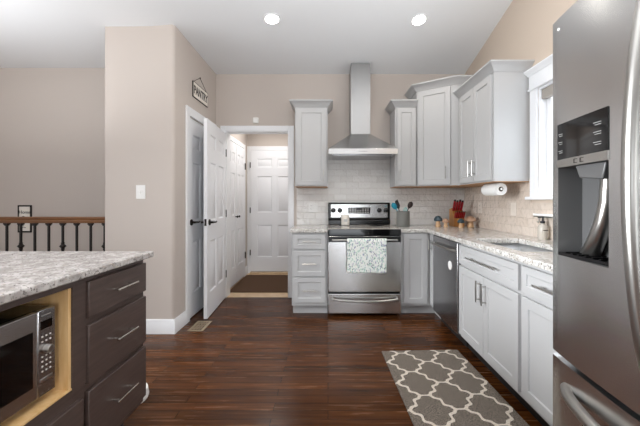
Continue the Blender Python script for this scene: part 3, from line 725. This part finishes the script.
# ------------------------------------------------------------------ island
IX = -1.0
isl = thing('kitchen_island', 'dark brown wooden kitchen island with drawers and microwave niche', 'kitchen island', (-1.55, 0.95, 0))
q = MB(); xf = IX-0.02
q.box((-2.05, 0.20, 0.10), (-1.46, 1.70, 0.892)); q.box((-1.46, 1.22, 0.10), (xf, 1.70, 0.892)); q.box((-1.46, 0.20, 0.10), (xf, 0.60, 0.892))
q.box((-1.46, 0.60, 0.862), (xf, 1.22, 0.892)); q.box((-1.46, 0.60, 0.10), (xf, 1.22, 0.455))
q.build('body', M_island, isl)
q = MB(); q.box((-2.0, 0.25, 0), (-1.09, 1.64, 0.10)); q.build('toe_kick', M_dark, isl)
q = MB(); q.box((-1.458, 0.601, 0.4555), (xf+0.006, 1.219, 0.463)); q.box((-1.458, 1.207, 0.463), (xf+0.002, 1.2195, 0.861)); q.box((-1.458, 0.601, 0.463), (xf+0.002, 0.613, 0.861)); q.box((-1.459, 0.613, 0.463), (-1.45, 1.207, 0.861))
q.build('niche_lining', M_maple, isl)
q = MB(); q.box((xf, 1.22, 0.445), (xf+0.008, 1.287, 0.892)); q.box((xf, 0.55, 0.862), (xf+0.008, 1.22, 0.892)); q.build('face_frame', M_island, isl)
def island_drawer(y0, y1, z0, z1, ln):
    q = MB(); q.box((xf, y0, z0), (IX, y1, z1)); o = q.build('drawer', M_island, isl, 0.003)
    q = MB(T(IX, (y0+y1)/2, (z0+z1)/2+0.005, 90)); q.pull((0, 0, 0), ln, False, 0.034, 0.0055); q.build('pull', M_nickb, o)
for z0, z1 in ((0.712, 0.866), (0.435, 0.682), (0.137, 0.406)): island_drawer(1.288, 1.695, z0, z1, 0.15)
island_drawer(0.61, 1.262, 0.137, 0.396, 0.30)
q = MB(); q.cells([-2.12, -0.972], [0.10, 1.722], lambda x, y: True, 0.893, 0.924)
tag(q.build('countertop', M_gran2, None, 0.006, seg=3), 'pale granite countertop on the dark brown island', 'countertop')
# microwave in the niche
mw = thing('microwave', 'stainless microwave with black door in island niche', 'microwave', (-1.24, 0.89, 0.463))
MF, MY0, MY1, MZ0, MZ1 = -1.042, 0.625, 1.178, 0.492, 0.806
q = MB(); q.box((-1.42, MY0, MZ0), (MF-0.02, MY1, MZ1)); q.build('body', M_black, mw, 0.004)
for x in (-1.38, -1.10):
    for y in (0.67, 1.13):
        q = MB(); q.lathe([(0, 0.463), (0.014, 0.463), (0.014, MZ0), (0, MZ0)], (x, y, 0), 12); q.build('foot', M_black, mw, recalc=True)
q = MB(); q.box((MF-0.02, MY0, MZ0), (MF, 1.105, MZ1)); md = q.build('door', M_steel, mw, 0.004)
q = MB(); q.box((MF-0.002, MY0+0.03, MZ0+0.05), (MF+0.001, 1.088, MZ1-0.065)); q.build('door_glass', M_glassblk, md, 0.001)
q = MB(); q.box((MF-0.02, 1.107, MZ0), (MF, MY1, MZ1)); mp = q.build('control_panel', M_dw, mw, 0.003)
q = MB(); q.box((MF-0.001, 1.117, 0.735), (MF+0.001, 1.163, 0.765)); q.build('display', M_glassblk, mp)
q = MB(T(MF, 1.139, 0.66, 90)); q.lathe([(0, 0), (0.015, 0), (0.014, 0.018), (0.012, 0.02), (0, 0.02)], (0, 0, 0), 18, axis='y'); q.build('knob', M_nick, mp, recalc=True)
q = MB()
for grp in ((0.708, 0.69), (0.635, 0.618, 0.60, 0.582)):
    q = MB()
    for zz in grp:
        for yy in (1.123, 1.139, 1.155): q.box((MF-0.001, yy-0.003, zz-0.0025), (MF+0.0015, yy+0.003, zz+0.0025))
    q.build('buttons', M_greymark, mp)
q = MB(); q.box((MF-0.001, 1.119, 0.783), (MF+0.0008, 1.158, 0.787))
q.build('marking', M_dimmark, mp)
q = MB(); q.box((MF-0.001, 1.116, 0.545), (MF+0.003, 1.163, 0.556)); q.build('door_button', M_nick, mp, 0.001)

# white bowl on the floor beyond the island
q = MB(); q.lathe([(0, 0.004), (0.075, 0.0), (0.10, 0.004), (0.105, 0.02), (0.098, 0.06), (0.092, 0.063), (0.086, 0.058), (0.08, 0.02), (0, 0.016)], (-1.20, 1.86, 0), 36)
tag(q.build('bowl', M_white, None, recalc=True), 'white rounded bowl on floor at end of the island', 'bowl')

# ------------------------------------------------------------------ stair railing
rl = thing('stair_railing', 'stair railing with walnut handrail and black iron balusters', 'railing', (-2.8, 2.86, 0))
q = MB(); prof = [(-0.034, 0), (0.034, 0), (0.036, 0.02), (0.026, 0.03), (0.03, 0.045), (0.018, 0.058), (-0.018, 0.058), (-0.03, 0.045), (-0.026, 0.03), (-0.036, 0.02)]
q.prism([(2.86+a, 1.0+b) for a, b in prof], -3.35, -2.03, 'x'); q.build('handrail', M_rail, rl, recalc=True)
q = MB(); q.box((-3.35, 2.80, 0), (-2.03, 2.92, 0.05)); q.build('bottom_rail', M_rail, rl, 0.004)
for i in range(8):
    px = 6.5 + 13.98*i; x = (px-328)/308*2.86 + 0.004
    q = MB(); q.box((x-0.0075, 2.8525, 0.05), (x+0.0075, 2.8675, 1.0)); q.box((x-0.018, 2.842, 0.985), (x+0.018, 2.878, 1.0)); q.box((x-0.013, 2.847, 0.975), (x+0.013, 2.873, 0.985)); q.box((x-0.016, 2.844, 0.05), (x+0.016, 2.876, 0.075))
    if i in (1, 4, 7): q.lathe([(0.007, 0.745), (0.016, 0.755), (0.012, 0.765), (0.028, 0.785), (0.012, 0.805), (0.016, 0.815), (0.007, 0.825)], (x, 2.86, 0), 14)
    q.build('baluster', M_iron, rl, recalc=True)
# framed print on the stairwell wall
q = thing('framed_print', 'black framed word print on wall behind the railing', 'picture', (-3.62, 3.66, 1.14)); fp = q
fx0, fx1, fz0, fz1 = -3.685, -3.525, 0.83, 1.155
q = MB(); q.box((fx0, 3.656, fz0), (fx0+0.014, 3.669, fz1)); q.box((fx1-0.014, 3.656, fz0), (fx1, 3.669, fz1)); q.box((fx0+.014, 3.656, fz1-0.018), (fx1-.014, 3.669, fz1)); q.box((fx0+.014, 3.656, fz0), (fx1-.014, 3.669, fz0+0.018)); q.build('frame', M_iron, fp)
bx('paper', (fx0+0.014, 3.660, fz0+0.018), (fx1-0.014, 3.668, fz1-0.018), M_cream, fp)
q = MB(); RT = Matrix.Rotation(R(90), 4, 'X')
q.text('Home', 0.055, Matrix.Translation(((fx0+fx1)/2, 3.659, 1.07)) @ RT)
q.build('lettering', M_letter, fp)
for z, h in ((1.015, 0.018), (0.885, 0.03)):
    q = MB(); q.tube([(-3.62-h, 3.659, z), (-3.62, 3.659, z+0.009), (-3.62+h, 3.659, z)], 0.0035, 6); q.build('flourish', M_letter, fp)

# PANTRY sign
sg = thing('pantry_sign', 'cream hanging PANTRY sign above the pantry door', 'sign', (XL, 3.365, 2.28))
q = MB(); q.box((XL, 3.175, 2.285), (XL+0.012, 3.555, 2.445)); q.build('board', M_cream, sg, 0.001)
q = MB()
for a, b in (((3.174, 2.440), (3.556, 2.446)), ((3.174, 2.284), (3.556, 2.290)), ((3.174, 2.290), (3.178, 2.440)), ((3.552, 2.290), (3.556, 2.440))): q.box((XL, a[0], a[1]), (XL+0.013, b[0], b[1]))
q.build('border', M_letter, sg)
q = MB(); q.text('PANTRY', 0.118, Matrix.Translation((XL+0.0125, 3.365, 2.362)) @ Matrix.Rotation(R(90), 4, 'Z') @ RT @ Matrix.Scale(0.8, 4, (1, 0, 0)), 0.001, 0, 0.003); q.build('lettering', M_letter, sg)
q = MB(); q.tube([(XL+0.006, 3.20, 2.45), (XL+0.004, 3.36, 2.545), (XL+0.006, 3.53, 2.45)], 0.0025, 6); q.build('cord', M_letter, sg)
q = MB(T(XL, 3.36, 2.545, 90)); q.lathe([(0, 0), (0.005, 0), (0.005, 0.012), (0, 0.012)], (0, 0, 0), 10, axis='y'); q.build('nail', M_iron, sg, recalc=True)

# wall fittings
def plate(name, label, cat, M, w, h, kind):
    o = thing(name, label, cat, M.translation)
    m = M_almond if 'right' in label else M_white
    q = MB(M); q.box((-w/2, -0.006, -h/2), (w/2, 0, h/2)); q.build('plate', m, o, 0.002)
    n = 2 if w > 0.1 else 1
    for k in range(n):
        x = (k-(n-1)/2)*0.046; q = MB(M)
        if kind[k] == 's': q.box((x-0.005, -0.016, -0.012), (x+0.005, -0.006, 0.012)); q.build('toggle', M_white, o, 0.002)
        elif kind[k] == 'r': q.box((x-0.016, -0.010, -0.033), (x+0.016, -0.006, 0.033)); q.build('rocker', m, o, 0.002)
        else:
            for z in (-0.02, 0.02):
                q = MB(M); q.box((x-0.017, -0.009, z-0.014), (x+0.017, -0.006, z+0.014)); r_ = q.build('socket', m, o, 0.004)
                q = MB(M)
                for e in (-0.007, 0.007): q.box((x+e-0.0012, -0.0096, z-0.004), (x+e+0.0012, -0.0089, z+0.006))
                q.build('slots', M_dark, r_)
    return o
plate('light_switch', 'white toggle light switch on the beige pantry wall', 'light switch', T(-1.70, 2.80, 1.286), 0.085, 0.125, 's')
plate('wall_outlet', 'white double outlet on back tile left of range', 'outlet', T(-0.185, YB-0.008, 1.125), 0.116, 0.118, 'or')
plate('wall_outlet', 'white outlet on right tile wall below the paper towel roll', 'outlet', T(XR-0.008, 3.44, 1.13, -90), 0.08, 0.12, 'o')
plate('light_switch', 'white rocker switch on right tile wall nearer the window', 'light switch', T(XR-0.008, 2.82, 1.13, -90), 0.08, 0.12, 'r')
q = MB(); q.box((-0.935, YB-0.025, 2.175), (-0.865, YB, 2.245)); o = q.build('chime_sensor', M_white, None, 0.012, seg=3)
tag(o, 'small square white sensor above the hall opening', 'sensor')

# floor register
vr = thing('floor_register', 'beige metal vent register in floor beside open door', 'vent', (-1.23, 2.96, 0))
q = MB(); q.cells([-1.30]+[-1.285+0.115*i/9 for i in range(10)]+[-1.155], [2.84, 2.858, 2.90, 2.912, 2.954, 2.966, 3.008, 3.02, 3.062, 3.08],
    lambda x, y: not (-1.285 < x < -1.17 and 2.858 < y < 3.062 and int((x+1.285)/(0.115/9)) % 2 == 1 and ((2.858 < y < 2.90) or (2.912 < y < 2.954) or (2.966 < y < 3.008) or (3.02 < y < 3.062))), 0.002, 0.006)
q.build('grille', mat('almond_metal', '#a8967e', 0.4, 0.3), vr)
bx('backing', (-1.295, 2.845, 0.0), (-1.16, 3.075, 0.002), M_black, vr)
# rugs
RZ = -2.0
q = MB(); q.box((-0.307, -0.62, 0.0005), (0.307, 0.76, 0.011)); o = q.build('runner_rug', M_rug, None, 0.004, origin=(0, 0, 0))
o.location = (0.762, 1.705, 0); o.rotation_euler = (0, 0, R(2.2)); tag(o, 'taupe runner rug with cream trellis pattern on hardwood floor', 'rug')
q = MB(); q.box((-1.315, 4.05, 0.0), (-0.40, 4.97, 0.012)); tag(q.build('doormat', M_mat, None, 0.004), 'brown coir mat filling the hallway floor', 'mat')

# ------------------------------------------------------------------ counter items
CZ = 0.908
cx, cy = 0.868, 3.56
q = MB(); q.lathe([(0, 0), (0.072, 0), (0.076, 0.006), (0.074, 0.17), (0.077, 0.178), (0.072, 0.18), (0.068, 0.172), (0.068, 0.012), (0, 0.010)], (cx, cy, CZ), 32)
tag(q.build('utensil_crock', M_grey, None, recalc=True), 'grey ceramic utensil crock right of the range', 'crock')
def utensil(name, label, m, base, top, head):
    o = thing(name, label, 'utensil', base)
    b, t = Vector(base), Vector(top); d = (t-b).normalized()
    q = MB(); q.tube([b, b+(t-b)*0.5, t], [0.006, 0.0055, 0.005], 8); q.build('handle', m[0], o)
    z = Vector((0, 0, 1)).rotation_difference(d).to_matrix().to_4x4(); M = Matrix.Translation(t) @ z
    q = MB(M)
    if head == 'spoon':
        q.lathe([(0, -0.01), (0.012, 0.0), (0.026, 0.02), (0.03, 0.045), (0.022, 0.07), (0, 0.082)], (0, 0, 0), 16)
        bmesh.ops.scale(q.bm, vec=(1, 0.3, 1), verts=q.bm.verts, space=M.inverted())
    elif head == 'spatula':
        q.prism([(-0.012, -0.01), (0.012, -0.01), (0.03, 0.02), (0.032, 0.09), (-0.032, 0.09), (-0.03, 0.02)], -0.003, 0.003, 'y')
    elif head == 'turner':
        q.prism([(-0.008, -0.01), (0.008, -0.01), (0.026, 0.025), (0.014, 0.10), (-0.02, 0.085), (-0.024, 0.02)], -0.003, 0.003, 'y')
    else:
        for k in range(5):
            a = PI*k/5; q.tube([(0.022*math.sin(PI*i/8)*math.cos(a), 0.022*math.sin(PI*i/8)*math.sin(a), 0.06*i/8 - 0.01) for i in range(9)], 0.002, 6)
    q.build('head', m[1], o, recalc=True); return o
utensil('cooking_spoon', 'teal cooking spoon leaning left in the grey crock', (M_teal, M_teal), (cx+0.03, cy-0.008, CZ+0.014), (cx-0.085, cy-0.012, CZ+0.205), 'spoon')
utensil('spatula', 'black slotted turner standing in the grey crock', (M_nylon, M_nylon), (cx+0.01, cy+0.036, CZ+0.014), (cx-0.045, cy+0.038, CZ+0.215), 'turner')
utensil('whisk', 'small mint whisk low between black turner and brown spoon', (M_mint, M_mint), (cx-0.03, cy-0.03, CZ+0.014), (cx+0.012, cy-0.035, CZ+0.175), 'whisk')
utensil('serving_spoon', 'dark brown serving spoon leaning right in the grey crock', (M_choc, M_choc), (cx-0.03, cy+0.014, CZ+0.014), (cx+0.068, cy+0.012, CZ+0.215), 'spoon')
# mug-like canister and spoon rest on the cooktop
q = MB(); q.lathe([(0, 0), (0.045, 0), (0.049, 0.005), (0.049, 0.11), (0.046, 0.118), (0.043, 0.116), (0.043, 0.01), (0, 0.008)], (0.208, 3.70, 0.9172), 28)
o = q.build('candle_jar', M_cream, None, recalc=True); tag(o, 'cream jar standing on the back of the black cooktop', 'jar')
q = MB(T(0.208, 3.651, 0.972)); q.box((-0.022, -0.0012, -0.012), (0.022, 0.0008, 0.016)); q.build('label', M_greymark, o)

# knife block and its knives
kb = thing('knife_block', 'slanted wooden knife block in the counter corner', 'knife block', (1.49, 3.60, CZ))
kx, ky = 1.40, 3.60
q = MB(); q.prism([(ky-0.055, CZ), (ky+0.10, CZ), (ky+0.10, CZ+0.20), (ky+0.02, CZ+0.215), (ky-0.045, CZ+0.11), (ky-0.055, CZ+0.09)], 1.455, 1.575, 'x'); q.build('block', M_block, kb, 0.004, recalc=True)
def knife(x, y, z, ln, r, label, grp, nm):
    o = thing(nm, label, 'knife', (x, y, z), grp)
    d = Vector((0, -0.42, 0.9)).normalized(); p = Vector((x, y, z))
    q = MB(); q.tube([p, p+d*ln*0.2, p+d*ln*0.55, p+d*ln*0.9], [r*0.85, r, r*1.1, r*1.0], 10); q.build('handle', M_red, o)
    q = MB(); q.tube([p+d*ln*0.9, p+d*ln], [r*1.02, r*0.8], 10); q.build('end_cap', M_nylon, o)
    q = MB(); q.tube([p-d*0.04, p], [r*0.35, r*0.35], 6); q.build('blade', M_nick, o)
for k in range(4): knife(1.463+k*0.030, ky+0.0, CZ+0.185, 0.125+0.012*((k+1) % 2), 0.0125, 'large red-handled knife in the upper row of the knife block', 'large knives in the knife block', 'kitchen_knife')
for k in range(6): knife(1.459+k*0.0205, ky-0.052, CZ+0.10, 0.085, 0.0085, 'small red-handled steak knife in the lower row of the knife block', 'steak knives in the knife block', 'steak_knife')

# mushrooms
def mushroom(x, y, rc, h, m, label):
    o = thing('mushroom_figurine', label, 'figurine', (x, y, CZ), 'mushroom figurines on the corner counter')
    q = MB(); q.lathe([(0, 0), (rc*0.55, 0), (rc*0.62, h*0.08), (rc*0.5, h*0.35), (rc*0.42, h*0.6), (0, h*0.62)], (x, y, CZ), 24); q.build('stalk', M_stalk, o, recalc=True)
    q = MB(); q.lathe([(0, h*0.55), (rc*0.9, h*0.52), (rc, h*0.60), (rc*0.92, h*0.75), (rc*0.6, h*0.92), (rc*0.25, h*0.99), (0, h)], (x, y, CZ), 28); q.build('cap', m, o, recalc=True)
mushroom(1.262, 3.53, 0.048, 0.128, M_capteal, 'mushroom figurine with dark teal cap, furthest from the window')
mushroom(1.338, 3.50, 0.038, 0.098, M_cappeach, 'small peach-capped mushroom figurine left of the knife block')
mushroom(1.48, 3.43, 0.039, 0.100, M_capteal, 'small teal-capped mushroom figurine in front of knife block')
mushroom(1.60, 3.46, 0.060, 0.128, M_cappeach, 'largest peach-capped mushroom figurine right of the knife block')

# paper towel under the upper cabinet
pt = thing('paper_towel_roll', 'white paper towel roll hanging under right wall cabinet', 'paper towels', (1.505, 2.80, 1.25))
px_, pz_ = 1.505, 1.308
q = MB(); q.lathe([(0.02, -0.12), (0.053, -0.12), (0.055, -0.117), (0.055, 0.117), (0.053, 0.12), (0.02, 0.12)], (px_, 2.80, pz_), 36, axis='y'); q.build('roll', mat('paper_towel', '#f1f1ef', 0.95), pt, recalc=True)
q = MB(); q.lathe([(0.0205, -0.121), (0.0205, 0.121), (0.017, 0.121), (0.017, -0.121), (0.0205, -0.121)], (px_, 2.80, pz_), 24, axis='y'); q.build('core', mat('cardboard', '#8d7f73', 0.9), pt, recalc=True)
q = MB(); q.tube([(px_, 2.672, pz_), (px_, 2.94, pz_)], 0.010, 12)
q.box((px_-0.012, 2.936, pz_-0.012), (px_+0.012, 2.944, UB-0.0065))
q.build('holder', M_nick, pt)

# items on the right wall by the window
sh = thing('wall_rack', 'narrow white rack with hooks on tile under window', 'rack', (XR-0.05, 2.35, 1.08))
q = MB(); q.box((XR-0.06, 2.12, 1.088), (XR-0.008, 2.48, 1.104)); q.build('shelf', M_white, sh, 0.002)
q = MB(); q.box((XR-0.055, 2.125, 1.078), (XR-0.009, 2.475, 1.088)); q.build('rail', M_nick, sh)
for y in (2.42, 2.37, 2.20):
    q = MB(); q.tube([(XR-0.05, y, 1.08), (XR-0.05, y, 1.045), (XR-0.058, y, 1.035), (XR-0.066, y, 1.045)], 0.005, 8); q.build('hook', M_nick, sh)
sb = thing('soap_bottle', 'clear soap pump bottle with black pump below the rack', 'soap bottle', (1.655, 2.385, CZ))
q = MB(); q.lathe([(0, 0), (0.03, 0), (0.033, 0.005), (0.033, 0.095), (0.026, 0.112), (0.014, 0.118), (0.014, 0.125), (0, 0.125)], (1.652, 2.37, CZ), 24); q.build('bottle', M_soap, sb, recalc=True)
q = MB(); q.lathe([(0, 0.1255), (0.017, 0.1255), (0.017, 0.14), (0.006, 0.143), (0.005, 0.168), (0.012, 0.169), (0.012, 0.176), (0, 0.177)], (1.652, 2.37, CZ), 16); q.tube([(1.652, 2.37, CZ+0.172), (1.615, 2.37, CZ+0.168)], 0.004, 8); q.build('pump', M_nylon, sb, recalc=True)
q = MB(T(1.652, 2.37, CZ+0.05)); q.box((-0.02, -0.0345, 0.02), (0.02, -0.0315, 0.026)); q.build('label', M_letter, sb)
q = MB(); q.lathe([(0, 0), (0.028, 0), (0.03, 0.004), (0.03, 0.08), (0.012, 0.105), (0.012, 0.125), (0, 0.125)], (1.655, 2.215, CZ), 20)
tag(q.build('dish_soap', M_green, None, recalc=True), 'green dish soap bottle on counter beside the refrigerator', 'dish soap')

# recessed ceiling lights
for px, py, lab in ((272, 19, 'recessed round ceiling light left of the hood chimney'), (419, 20, 'recessed round ceiling light right of the hood chimney')):
    y = 2.9
    for _ in range(30):
        x = (px-328)/308*y; z = ceil_z(x, y); y = (z-1.204)*308/(201-py)
    n = Vector((-(ceil_z(x+.01, y)-ceil_z(x-.01, y))/.02, -(ceil_z(x, y+.01)-ceil_z(x, y-.01))/.02, 1)).normalized()
    rot = Vector((0, 0, 1)).rotation_difference(n).to_matrix().to_4x4()
    Mx = Matrix.Translation((x, y, z)) @ rot
    o = thing('recessed_light', lab, 'ceiling light', (x, y, z), 'recessed lights in the kitchen ceiling')
    q = MB(Mx); q.lathe([(0.060, -0.002), (0.066, -0.007), (0.080, -0.005), (0.082, 0.0), (0.060, 0.0)], (0, 0, 0), 36); q.build('trim_ring', M_trim, o, recalc=True)
    q = MB(Mx); q.lathe([(0, -0.0035), (0.060, -0.0035), (0.060, -0.0015), (0, -0.0015)], (0, 0, 0), 32); q.build('lens', M_emit, o, recalc=True)
    l = bpy.data.lights.new('recessed_lamp', 'SPOT'); l.energy = 16; l.color = (1, 0.93, 0.84); l.spot_size = R(130); l.spot_blend = 0.8; l.shadow_soft_size = 0.06
    lo = bpy.data.objects.new('recessed_lamp', l); COL.objects.link(lo); lo.location = (0, 0, -0.02); lo.parent = o
